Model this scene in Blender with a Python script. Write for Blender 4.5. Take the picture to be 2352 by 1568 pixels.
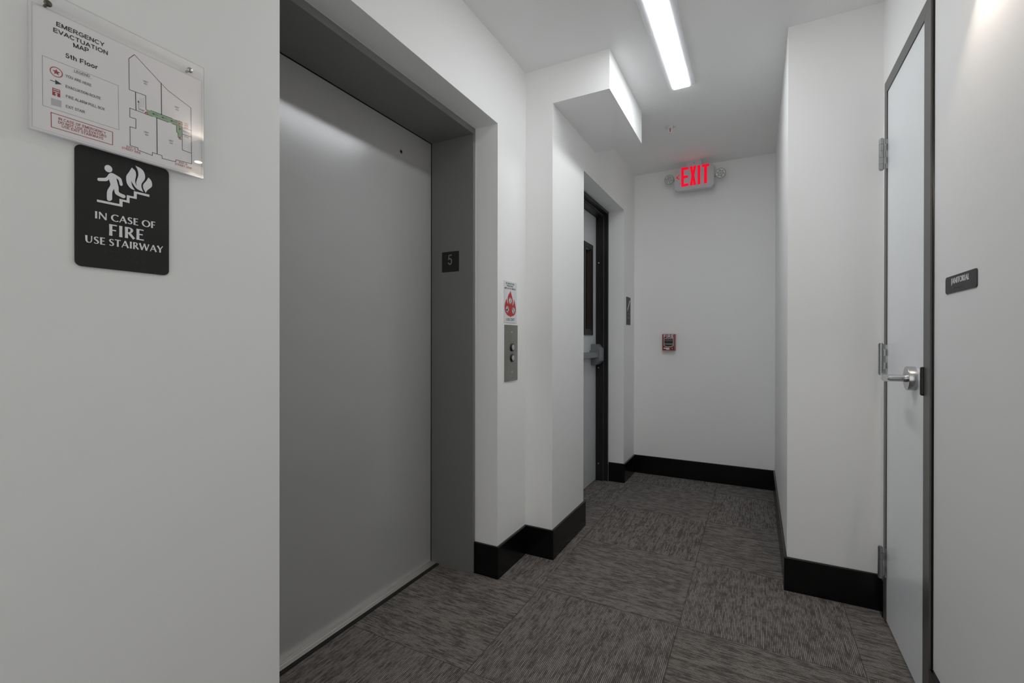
import bpy, bmesh, math, random
from mathutils import Matrix, Vector

for o in list(bpy.data.objects):
    bpy.data.objects.remove(o, do_unlink=True)
scene = bpy.context.scene
COL = scene.collection
PI = math.pi

# ------------------------------------------------------------------ camera
CAM_H = 1.126
F_PX = 1061.8627
yaw, pit, rol = math.radians(27.8834), math.radians(-0.1206), math.radians(-0.0792)
fwd = Vector((-math.sin(yaw), math.cos(yaw), 0)); rt = Vector((math.cos(yaw), math.sin(yaw), 0)); up = Vector((0, 0, 1))
Fv = fwd * math.cos(pit) + up * math.sin(pit)
Uv = up * math.cos(pit) - fwd * math.sin(pit)
cx = rt * math.cos(rol) - Uv * math.sin(rol)
cy = Uv * math.cos(rol) + rt * math.sin(rol)
cz = -Fv
cam_data = bpy.data.cameras.new('camera')
cam = bpy.data.objects.new('camera', cam_data)
COL.objects.link(cam)
cam_data.sensor_width = 36.0
cam_data.lens = 36.0 * F_PX / 2352.0
cam_data.clip_start = 0.02
cam.matrix_world = Matrix(((cx.x, cy.x, cz.x, 0), (cx.y, cy.y, cz.y, 0), (cx.z, cy.z, cz.z, CAM_H), (0, 0, 0, 1)))
scene.camera = cam

# ------------------------------------------------------------------ world, exposure, lamp strengths
world = bpy.data.worlds.new('world')
scene.world = world
world.use_nodes = True
world.node_tree.nodes['Background'].inputs['Color'].default_value = (0.995, 0.99, 0.975, 1)
world.node_tree.nodes['Background'].inputs['Strength'].default_value = 1.2
scene.view_settings.view_transform = 'Standard'
scene.view_settings.look = 'None'
scene.view_settings.gamma = 1.0
scene.view_settings.use_curve_mapping = False
scene.view_settings.exposure = 0.0
scene.cycles.max_bounces = 16
scene.cycles.diffuse_bounces = 12          # white corridor: let the light bounce
LAMP = 26.5          # ceiling strip
SCONCE = 2.1         # each sconce lamp, watts
EXIT_GLOW = 0.54

# ------------------------------------------------------------------ the measured room (metres)
XL, YE0, YE1, ZEH = -1.0852, 0.7718, 1.9039, 2.1532
YC, ZC, XC, ZBK = 2.2029, 2.5412, -0.9306, 2.3473
XB, YB, YR0, ZR, YR1, YBK = -0.6326, 2.9114, 2.6902, 2.1596, 3.6562, 4.0043
XR1, YRC, XR2 = 0.1234, 2.4323, 0.4660
XE, YJ, ZS, XJ = -1.4599, 1.8826, 2.1224, -1.2088
YBACK = -1.6
BT = 0.0115          # baseboard thickness
BH = 0.150

# ------------------------------------------------------------------ materials
def new_mat(name):
    m = bpy.data.materials.new(name); m.use_nodes = True
    return m, m.node_tree.nodes, m.node_tree.links, m.node_tree.nodes['Principled BSDF']

def mat(name, col, rough=0.5, metal=0.0, spec=0.5, noise=0.0, nscale=40.0, bump=0.0, bscale=300.0, coat=0.0):
    m, N, Lk, B = new_mat(name)
    B.inputs['Base Color'].default_value = (*col, 1)
    B.inputs['Roughness'].default_value = rough
    B.inputs['Metallic'].default_value = metal
    B.inputs['Specular IOR Level'].default_value = spec
    B.inputs['Coat Weight'].default_value = coat
    tc = N.new('ShaderNodeTexCoord')
    if noise > 0:
        n = N.new('ShaderNodeTexNoise'); n.inputs['Scale'].default_value = nscale; n.inputs['Detail'].default_value = 4
        Lk.new(tc.outputs['Object'], n.inputs['Vector'])
        mx = N.new('ShaderNodeMix'); mx.data_type = 'RGBA'
        mx.inputs[6].default_value = (*[c * (1 - noise) for c in col], 1)
        mx.inputs[7].default_value = (*[min(1, c * (1 + noise)) for c in col], 1)
        Lk.new(n.outputs['Fac'], mx.inputs[0]); Lk.new(mx.outputs[2], B.inputs['Base Color'])
    if bump > 0:
        n2 = N.new('ShaderNodeTexNoise'); n2.inputs['Scale'].default_value = bscale; n2.inputs['Detail'].default_value = 3
        Lk.new(tc.outputs['Object'], n2.inputs['Vector'])
        bp = N.new('ShaderNodeBump'); bp.inputs['Strength'].default_value = bump; bp.inputs['Distance'].default_value = 0.001
        Lk.new(n2.outputs['Fac'], bp.inputs['Height']); Lk.new(bp.outputs['Normal'], B.inputs['Normal'])
    return m

def emit(name, col, strength):
    m, N, Lk, B = new_mat(name)
    B.inputs['Base Color'].default_value = (*[min(1, c) for c in col], 1)
    B.inputs['Emission Color'].default_value = (*col, 1)
    B.inputs['Emission Strength'].default_value = strength
    B.inputs['Roughness'].default_value = 0.6
    B.inputs['Specular IOR Level'].default_value = 0.1
    return m

def brushed(name, col, rough, axis):
    m, N, Lk, B = new_mat(name)
    B.inputs['Metallic'].default_value = 1.0
    tc = N.new('ShaderNodeTexCoord'); mp = N.new('ShaderNodeMapping')
    sc = [900, 900, 900]; sc[axis] = 12
    mp.inputs['Scale'].default_value = sc
    n = N.new('ShaderNodeTexNoise'); n.inputs['Scale'].default_value = 1.0; n.inputs['Detail'].default_value = 2
    Lk.new(tc.outputs['Object'], mp.inputs['Vector']); Lk.new(mp.outputs['Vector'], n.inputs['Vector'])
    mx = N.new('ShaderNodeMix'); mx.data_type = 'RGBA'
    mx.inputs[6].default_value = (*[c * .8 for c in col], 1); mx.inputs[7].default_value = (*[min(1, c * 1.15) for c in col], 1)
    Lk.new(n.outputs['Fac'], mx.inputs[0]); Lk.new(mx.outputs[2], B.inputs['Base Color'])
    B.inputs['Roughness'].default_value = rough
    return m

M = {}
M['edge'] = mat('frosted_acrylic_edge', (0.70, 0.68, 0.76), 0.5)  # frosted cut edge; pale lavender stands in for the light it gathers
M['wall'] = mat('wall_paint', (0.88, 0.884, 0.878), 0.5, spec=0.35, noise=0.012, nscale=3, bump=0.05, bscale=260)
M['ceiling'] = mat('ceiling_paint', (0.90, 0.904, 0.905), 0.75, spec=0.2, noise=0.01, nscale=4)
M['base'] = mat('black_baseboard_gloss', (0.003, 0.0028, 0.0028), 0.23, spec=0.38, bump=0.12, bscale=60)
M['elev'] = mat('elevator_grey_paint', (0.41, 0.41, 0.403), 0.23, spec=0.8, noise=0.02, nscale=6, bump=0.03, bscale=500)
M['elev_dark'] = mat('elevator_jamb_paint', (0.205, 0.204, 0.198), 0.45, spec=0.4, noise=0.015, nscale=8)
M['gap'] = mat('gap_shade_black', (0.004, 0.004, 0.004), 0.8, spec=0.1)  # solid black for narrow gaps and slots, their shade put into the colour
M['rubber'] = mat('black_rubber', (0.016, 0.016, 0.016), 0.6, spec=0.3, noise=.2, nscale=60)
M['sill'] = brushed('sill_aluminium', (0.80, 0.78, 0.75), 0.5, 1)
M['caulk'] = mat('white_caulk', (0.74, 0.74, 0.73), 0.6)
M['frame'] = mat('bronze_black_frame', (0.016, 0.0152, 0.0148), 0.33, spec=0.32, bump=0.06, bscale=400)
M['jframe'] = mat('dark_grey_frame', (0.088, 0.086, 0.083), 0.36, spec=0.55, bump=0.04, bscale=400)
M['leaf'] = mat('white_door_paint', (0.88, 0.905, 0.925), 0.24, spec=0.5, noise=0.012, nscale=5)
M['leaf2'] = mat('stair_door_paint', (0.62, 0.645, 0.66), 0.38, spec=0.5, noise=0.015, nscale=5)
M['steel'] = brushed('satin_steel', (0.56, 0.565, 0.575), 0.27, 0)
M['plate'] = brushed('brushed_plate', (0.33, 0.325, 0.305), 0.42, 1)
M['alu'] = mat('grey_bar_paint', (0.23, 0.24, 0.25), 0.42, metal=0.35)
M['screw'] = mat('screw_steel', (0.5, 0.5, 0.5), 0.3, metal=1.0)
M['screw_dark'] = mat('screw_bronze', (0.13, 0.12, 0.10), 0.4, metal=0.8)
M['sign'] = mat('black_sign_plastic', (0.020, 0.0195, 0.019), 0.62, spec=0.35, noise=.25, nscale=900)
M['sign_grey'] = mat('charcoal_sign_plastic', (0.033, 0.033, 0.034), 0.5, spec=0.5, noise=.15, nscale=900)
M['letter'] = mat('silver_letter', (0.84, 0.85, 0.87), 0.5)
M['letter_dim'] = mat('grey_letter', (0.22, 0.225, 0.225), 0.5)
M['paper'] = mat('white_paper', (0.95, 0.93, 0.94), 0.85, spec=0.1)
M['white_panel'] = mat('white_notice_panel', (0.70, 0.715, 0.735), 0.35)
M['ink'] = mat('black_ink', (0.03, 0.03, 0.032), 0.8, spec=0.1)
M['ink_grey'] = mat('grey_ink', (0.13, 0.13, 0.13), 0.8, spec=0.1)
M['ink_faint'] = mat('faint_ink', (0.30, 0.30, 0.30), 0.8, spec=0.1)
M['ink_red'] = mat('red_ink', (0.43, 0.06, 0.065), 0.8, spec=0.1)
M['ink_orange'] = mat('orange_ink', (0.55, 0.20, 0.10), 0.8, spec=0.1)
M['ink_green'] = mat('green_ink', (0.02, 0.085, 0.05), 0.8, spec=0.1)
M['ink_pale'] = mat('pale_green_ink', (0.37, 0.53, 0.35), 0.8, spec=0.1)
M['flame'] = mat('red_flame_print', (0.48, 0.025, 0.02), 0.5)
M['flame_edge'] = mat('pink_flame_edge', (0.75, 0.45, 0.43), 0.5)
M['exit_body'] = mat('white_thermoplastic', (0.60, 0.59, 0.60), 0.45)
M['exit_red'] = emit('exit_red_lit', (1.0, 0.004, 0.03), EXIT_GLOW)
M['lens_ring'] = mat('lamp_head_plastic', (0.42, 0.42, 0.41), 0.4)
M['lens_clear'] = mat('lamp_lens', (0.46, 0.49, 0.46), 0.12, metal=0.3, spec=0.8)
M['lens_bright'] = mat('lamp_reflector', (0.66, 0.68, 0.66), 0.35, metal=0.2)
M['red'] = mat('pull_station_red', (0.215, 0.006, 0.011), 0.35, spec=0.5)
M['silver'] = mat('pull_station_silver', (0.62, 0.60, 0.60), 0.35, metal=0.4)
M['black'] = mat('black_plastic', (0.008, 0.008, 0.008), 0.35)
M['chrome'] = mat('satin_chrome', (0.36, 0.365, 0.37), 0.30, metal=1.0)
M['bulb_red'] = mat('red_glass_bulb', (0.42, 0.03, 0.015), 0.15)
M['lamp'] = emit('lit_diffuser', (0.975, 1.0, 1.03), LAMP)
M['fixture'] = mat('white_fixture', (0.78, 0.785, 0.80), 0.35)
M['sconce'] = mat('sconce_grey', (0.25, 0.25, 0.25), 0.4)
M['led'] = emit('warm_led', (1.0, 0.80, 0.58), 40.0)
M['glassdark'] = mat('reflection_brown_glass', (0.012, 0.009, 0.008), 0.07, spec=0.6)  # dark brown base paints in the brown reflections of the pane
M['lite'] = mat('dark_brown_lite_frame', (0.017, 0.014, 0.013), 0.4, spec=0.5)
M['lite_brown'] = mat('brown_lite_stop', (0.048, 0.034, 0.028), 0.4, spec=0.5)

def acrylic():
    m, N, Lk, B = new_mat('clear_acrylic')
    N.remove(B)
    out = N['Material Output']
    tr = N.new('ShaderNodeBsdfTransparent'); tr.inputs['Color'].default_value = (1, 1, 1, 1)
    gl = N.new('ShaderNodeBsdfGlossy'); gl.inputs['Roughness'].default_value = 0.0
    fr = N.new('ShaderNodeFresnel'); fr.inputs['IOR'].default_value = 1.5
    geo = N.new('ShaderNodeNewGeometry')
    inv = N.new('ShaderNodeMath'); inv.operation = 'SUBTRACT'; inv.inputs[0].default_value = 1.0
    mul = N.new('ShaderNodeMath'); mul.operation = 'MULTIPLY'      # both faces of the thin sheet reflect: counted once, at the outer face
    two = N.new('ShaderNodeMath'); two.operation = 'MULTIPLY'; two.inputs[1].default_value = 1.9
    Lk.new(geo.outputs['Backfacing'], inv.inputs[1]); Lk.new(fr.outputs['Fac'], mul.inputs[0]); Lk.new(inv.outputs[0], mul.inputs[1])
    ms = N.new('ShaderNodeMixShader')
    Lk.new(mul.outputs[0], two.inputs[0]); Lk.new(two.outputs[0], ms.inputs[0]); Lk.new(tr.outputs[0], ms.inputs[1]); Lk.new(gl.outputs[0], ms.inputs[2])
    Lk.new(ms.outputs[0], out.inputs['Surface'])
    return m
M['acrylic'] = acrylic()

def carpet():
    m, N, Lk, B = new_mat('carpet_tiles')
    tc = N.new('ShaderNodeTexCoord'); sep = N.new('ShaderNodeSeparateXYZ')
    Lk.new(tc.outputs['Object'], sep.inputs[0])
    def math_(op, a, b=None, c=None):
        n = N.new('ShaderNodeMath'); n.operation = op
        for i, v in enumerate((a, b, c)):
            if v is None: continue
            if isinstance(v, (int, float)): n.inputs[i].default_value = v
            else: Lk.new(v, n.inputs[i])
        return n.outputs[0]
    T = 0.6
    X = math_('DIVIDE', math_('ADD', sep.outputs[0], 0.271 + 6.0), T)
    Y = math_('DIVIDE', math_('ADD', sep.outputs[1], -1.92 + 6.0), T)
    fx = math_('FLOOR', X); fy = math_('FLOOR', Y)
    par = math_('MODULO', math_('ADD', fx, fy), 2.0)          # 0: ribs run along y
    par = math_('GREATER_THAN', par, 0.5)
    def mixf(f, a, b):
        n = N.new('ShaderNodeMix'); n.data_type = 'FLOAT'
        Lk.new(f, n.inputs[0]); Lk.new(a, n.inputs[2]); Lk.new(b, n.inputs[3]); return n.outputs[0]
    u = mixf(par, sep.outputs[0], sep.outputs[1])             # across the ribs
    v = mixf(par, sep.outputs[1], sep.outputs[0])             # along the ribs
    PITCH = 0.0059
    rib = math_('SINE', math_('MULTIPLY', u, 2 * PI / PITCH))
    rib01 = math_('MULTIPLY_ADD', rib, 0.5, 0.5)
    comb = N.new('ShaderNodeCombineXYZ')
    Lk.new(u, comb.inputs[0]); Lk.new(v, comb.inputs[1])
    tid = math_('MULTIPLY_ADD', fx, 3.7, math_('MULTIPLY', fy, 7.3))
    Lk.new(tid, comb.inputs[2])
    def noise(su, sv, det, rough=.5):
        mp = N.new('ShaderNodeMapping'); mp.inputs['Scale'].default_value = (su, sv, 1)
        Lk.new(comb.outputs[0], mp.inputs['Vector'])
        n = N.new('ShaderNodeTexNoise'); n.inputs['Scale'].default_value = 1; n.inputs['Detail'].default_value = det
        n.inputs['Roughness'].default_value = rough
        Lk.new(mp.outputs[0], n.inputs['Vector']); return n.outputs['Fac']
    # every rib of yarn has its own light and dark runs
    idx = math_('FLOOR', math_('ADD', math_('DIVIDE', u, PITCH), .25))
    c2 = N.new('ShaderNodeCombineXYZ')
    Lk.new(math_('MULTIPLY', idx, 1.37), c2.inputs[0]); Lk.new(math_('MULTIPLY', v, 21.0), c2.inputs[1]); Lk.new(tid, c2.inputs[2])
    dn = N.new('ShaderNodeTexNoise'); dn.inputs['Scale'].default_value = 1; dn.inputs['Detail'].default_value = 3; dn.inputs['Roughness'].default_value = .6
    Lk.new(c2.outputs[0], dn.inputs['Vector']); dash = dn.outputs['Fac']
    c3 = N.new('ShaderNodeCombineXYZ')
    Lk.new(math_('MULTIPLY', idx, 2.71), c3.inputs[0]); Lk.new(math_('MULTIPLY', v, 5.0), c3.inputs[1]); Lk.new(tid, c3.inputs[2])
    ln = N.new('ShaderNodeTexNoise'); ln.inputs['Scale'].default_value = 1; ln.inputs['Detail'].default_value = 1
    Lk.new(c3.outputs[0], ln.inputs['Vector']); long_run = ln.outputs['Fac']
    blot = noise(26, 16, 2)
    fuzz = noise(500, 420, 2)
    def ramp(x, a, b):
        n = N.new('ShaderNodeMapRange'); n.inputs['From Min'].default_value = a; n.inputs['From Max'].default_value = b
        n.clamp = True; Lk.new(x, n.inputs['Value']); return n.outputs[0]
    d = ramp(math_('ADD', math_('MULTIPLY_ADD', dash, .55, math_('MULTIPLY', long_run, .22)), math_('MULTIPLY', blot, .23)), .41, .57)
    dark = ramp(d, 0, 1)
    amp = math_('MULTIPLY_ADD', dark, .66, .34)
    val = math_('MULTIPLY', amp, math_('MULTIPLY_ADD', rib01, .74, .24))
    val = math_('MULTIPLY', val, math_('MULTIPLY_ADD', fuzz, 1.7, .15))
    # seams between the tiles
    def seam(c):
        f = math_('FRACT', c)
        e = math_('MINIMUM', f, math_('SUBTRACT', 1.0, f))
        return math_('LESS_THAN', e, 0.0022 / T)
    sm = math_('MAXIMUM', seam(X), seam(Y))
    val = math_('MULTIPLY', val, math_('MULTIPLY_ADD', sm, -.45, 1.0))
    cr = N.new('ShaderNodeMix'); cr.data_type = 'RGBA'
    cr.inputs[6].default_value = (0.028, 0.0245, 0.0225, 1); cr.inputs[7].default_value = (0.355, 0.327, 0.306, 1)
    Lk.new(val, cr.inputs[0]); Lk.new(cr.outputs[2], B.inputs['Base Color'])
    B.inputs['Roughness'].default_value = 0.95
    B.inputs['Specular IOR Level'].default_value = 0.1
    bp = N.new('ShaderNodeBump'); bp.inputs['Strength'].default_value = 0.5; bp.inputs['Distance'].default_value = 0.002
    Lk.new(val, bp.inputs['Height']); Lk.new(bp.outputs['Normal'], B.inputs['Normal'])
    return m
M['carpet'] = carpet()

# ------------------------------------------------------------------ measured print layouts (metres on each sign)
GEN = {"map":{"text":[["EMERGENCY",[0.0346,0.1908],[0.1018,0.1915],0.0074,"k"],["EVACTUATION",[0.0307,0.1784],[0.1072,0.179],0.0074,"k"],["MAP",[0.0574,0.1666],[0.0795,0.1684],0.0076,"k"],["5th Floor",[0.047,0.1427],[0.0923,0.1443],0.008,"k"],["LEGEND",[0.0586,0.1229],[0.0807,0.1241],0.0044,"g"],["YOU ARE HERE",[0.0471,0.1085],[0.0828,0.1082],0.0048,"g"],["EVACUATION ROUTE",[0.0471,0.0899],[0.0965,0.0908],0.0048,"g"],["FIRE ALARM PULL BOX",[0.0475,0.0726],[0.1023,0.0733],0.0048,"g"],["EXIT STAIR",[0.0474,0.0548],[0.0737,0.0557],0.0048,"g"],["IN CASE OF EMERGENCY",[0.0373,0.0291],[0.104,0.0297],0.0046,"r"],["DO NOT USE ELEVATORS",[0.0372,0.023],[0.1048,0.0238],0.0046,"r"],["USE EXIT STAIRWAYS",[0.0419,0.0176],[0.1002,0.0179],0.0046,"r"],["UNIT",[0.1633,0.1581],[0.1719,0.1581],0.003,"f"],["501",[0.1646,0.1538],[0.1706,0.1538],0.003,"f"],["UNIT",[0.2195,0.1322],[0.2281,0.1322],0.003,"f"],["502",[0.2211,0.1272],[0.2271,0.1272],0.003,"f"],["UNIT",[0.1646,0.058],[0.1731,0.058],0.003,"f"],["503",[0.1663,0.0531],[0.1723,0.0531],0.003,"f"],["UNIT",[0.2087,0.0578],[0.2172,0.0578],0.003,"f"],["504",[0.2099,0.053],[0.2159,0.053],0.003,"f"],["EXIT IS",[0.1359,0.0175],[0.1517,0.0177],0.0038,"r"],["STREET SIDE",[0.1284,0.0126],[0.1594,0.0126],0.0038,"r"],["EXIT IS",[0.2275,0.0184],[0.244,0.0186],0.0038,"r"],["STREET SIDE",[0.2201,0.0125],[0.2525,0.0131],0.0038,"r"],["YOU",[0.2378,0.1052],[0.2458,0.1052],0.0028,"o"],["ARE",[0.2378,0.1012],[0.2458,0.1012],0.0028,"o"],["HERE",[0.2378,0.0966],[0.2458,0.0966],0.0028,"o"],["ELEVATOR",[0.2352,0.0878],[0.2492,0.0878],0.0025,"f"],["STAIR",[0.2377,0.0776],[0.2467,0.0776],0.0025,"f"],["STAIR",[0.1556,0.0981],[0.1646,0.0981],0.0025,"f"]],"lines":[[[[0.017,0.1298],[0.1229,0.1301],[0.124,0.0464],[0.0177,0.0451],[0.017,0.1298]],0.00045,"g"],[[[0.028,0.0378],[0.1141,0.0382],[0.1141,0.0138],[0.0284,0.0131],[0.028,0.0378]],0.0011,"r"],[[[0.0567,0.1219],[0.083,0.1228]],0.0003,"g"],[[[0.1489,0.2031],[0.1399,0.1907],[0.1405,0.1308],[0.1676,0.1319],[0.1683,0.1044]],0.001,"k"],[[[0.1489,0.2031],[0.1945,0.1698],[0.2065,0.1613],[0.2506,0.1445],[0.2525,0.0251]],0.001,"k"],[[[0.1948,0.17],[0.1956,0.1062]],0.0015,"k"],[[[0.1507,0.1304],[0.1514,0.0959]],0.0014,"k"],[[[0.1413,0.0955],[0.1794,0.0956]],0.001,"k"],[[[0.1413,0.0955],[0.1413,0.0782],[0.1512,0.0786],[0.1512,0.0601],[0.1415,0.0595],[0.1421,0.0232],[0.1545,0.0234],[0.1545,0.0191],[0.1791,0.0171],[0.1794,0.0232],[0.1961,0.0229],[0.1964,0.0172],[0.2213,0.0188],[0.222,0.0231],[0.2525,0.0251]],0.001,"k"],[[[0.1869,0.0954],[0.1875,0.0233]],0.0015,"k"],[[[0.176,0.1063],[0.2151,0.1065]],0.001,"k"],[[[0.2209,0.1058],[0.2335,0.1067],[0.2342,0.0482],[0.2509,0.0476]],0.001,"k"],[[[0.1862,0.0958],[0.2079,0.0955]],0.001,"k"],[[[0.2151,0.0957],[0.2225,0.0959],[0.2231,0.0818],[0.2254,0.0816],[0.226,0.0721],[0.2278,0.0716]],0.001,"k"],[[[0.2338,0.0953],[0.2509,0.096]],0.0008,"k"],[[[0.2342,0.0818],[0.2509,0.0823]],0.001,"k"],[[[0.166,0.1011],[0.1558,0.1012],[0.1556,0.1141]],0.0006,"g"],[[[0.1581,0.1229],[0.1584,0.1047]],0.0003,"f"],[[[0.161,0.1242],[0.1613,0.1059]],0.0003,"f"],[[[0.1639,0.1256],[0.1642,0.1072]],0.0003,"f"]],"poly":[[[[0.1686,0.1054],[0.2327,0.1067],[0.2338,0.0751],[0.2268,0.0716],[0.2257,0.0809],[0.2234,0.0816],[0.2228,0.0963],[0.17,0.0959]],"G"]],"arrows":[[[0.1889,0.1017],[0.178,0.1013]],[[0.2057,0.1015],[0.1945,0.101]],[[0.2223,0.1018],[0.2107,0.1007]],[[0.229,0.0969],[0.2293,0.0872]],[[0.1558,0.1096],[0.1553,0.1173]]],"legarrow":[[0.0276,0.0929],[0.042,0.0928]],"circ":[[[0.0349,0.1105],0.0085],[[0.2287,0.1017],0.0058]],"house":[[[0.1686,0.0972],0.005],[[0.2297,0.0711],0.005]],"pull":[[0.0297,0.0815],[0.04,0.0817],[0.0401,0.0687],[0.03,0.0688]],"stair":[[0.0279,0.063],[0.0416,0.0638],[0.0416,0.0519],[0.0283,0.051]],"screws":[[0.0231,0.2206],[0.2469,0.2225]]},"fire":{"person":[[0.0528,0.1823],[0.049,0.1794],[0.044,0.1708],[0.0334,0.167],[0.0317,0.165],[0.0322,0.1622],[0.0343,0.1615],[0.0458,0.165],[0.0487,0.1692],[0.0512,0.1596],[0.0463,0.1464],[0.046,0.131],[0.048,0.1285],[0.0514,0.1294],[0.0536,0.133],[0.0538,0.1455],[0.0565,0.1541],[0.0583,0.1456],[0.0611,0.143],[0.0709,0.1397],[0.0737,0.141],[0.0747,0.1437],[0.073,0.1463],[0.0645,0.1491],[0.0636,0.1582],[0.0607,0.1717],[0.0602,0.175],[0.0639,0.1719],[0.0659,0.1636],[0.0681,0.1622],[0.0702,0.1649],[0.0681,0.1754],[0.066,0.1776],[0.0583,0.1812]],"head":[[0.0481,0.1888],0.0057],"stairs":[[0.031,0.1262],[0.0652,0.1266],[0.0652,0.1369],[0.0768,0.1366],[0.0769,0.1472],[0.0884,0.1472],[0.0884,0.1581],[0.1144,0.1584],[0.1144,0.1538],[0.093,0.1542],[0.093,0.1437],[0.0812,0.1434],[0.0812,0.1325],[0.0699,0.133],[0.0699,0.1224],[0.031,0.122]],"flames":[[[0.085,0.203],[0.0802,0.1924],[0.0766,0.1852],[0.0759,0.1781],[0.0776,0.1692],[0.0831,0.1621],[0.0901,0.1602],[0.0855,0.1681],[0.0835,0.1779],[0.0874,0.1713],[0.0933,0.1643],[0.1042,0.1609],[0.1011,0.1683],[0.1012,0.1763],[0.106,0.1857],[0.1071,0.1931],[0.1045,0.202],[0.0993,0.2065],[0.0911,0.2087],[0.0948,0.2015],[0.096,0.1923],[0.0938,0.1828],[0.0923,0.1753],[0.0935,0.1687],[0.0911,0.1732],[0.0904,0.18],[0.0918,0.1901],[0.0904,0.1983]],[[0.1129,0.1923],[0.1091,0.184],[0.1045,0.1764],[0.1042,0.1692],[0.1083,0.1606],[0.1114,0.1668],[0.1183,0.1751],[0.1191,0.1816],[0.1171,0.1882]]],"text":[["IN CASE OF",[0.0272,0.091],[0.1253,0.0928],0.0131],["FIRE",[0.048,0.0635],[0.106,0.0642],0.0214],["USE STAIRWAY",[0.0134,0.0438],[0.1388,0.0454],0.0132]],"braille":[[0.0373,0.0279],[0.1136,0.0317],[0.0419,0.017],[0.1083,0.0184]]},"notice":{"flame":[[0.0643,0.1584],[0.0538,0.1467],[0.0417,0.1365],[0.0338,0.1227],[0.0324,0.1095],[0.0349,0.0999],[0.039,0.089],[0.028,0.0994],[0.0235,0.117],[0.0127,0.1031],[0.0053,0.0896],[0.0026,0.0732],[0.0067,0.0557],[0.0196,0.0418],[0.0368,0.0336],[0.0541,0.0312],[0.0629,0.0274],[0.0718,0.032],[0.0932,0.0355],[0.1106,0.0448],[0.1186,0.0621],[0.117,0.0806],[0.1082,0.1036],[0.0973,0.1196],[0.0973,0.1045],[0.0923,0.0924],[0.0841,0.0855],[0.0872,0.0988],[0.0858,0.1137],[0.0793,0.129],[0.0697,0.144]],"circ":[[0.0592,0.1083],[0.0298,0.0644],[0.0942,0.0615]],"text":[["IN CASE OF FIRE",[0.0141,0.1877],[0.1018,0.188],0.008],["ELEVATORS",[0.0254,0.1767],[0.0892,0.1762],0.008],["ARE OUT OF SERVICE",[0.0017,0.1637],[0.1175,0.1644],0.008],["USE EXIT",[0.018,0.0083],[0.1059,0.0095],0.0125]]},"jan":[[0.0544,0.0243],[0.1735,0.0239],0.0146,[0.0846,0.009],[0.144,0.0092],[0.0157,0.047],[0.2225,0.0456],[0.0185,-0.002],[0.2212,-0.0032]]}

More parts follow.
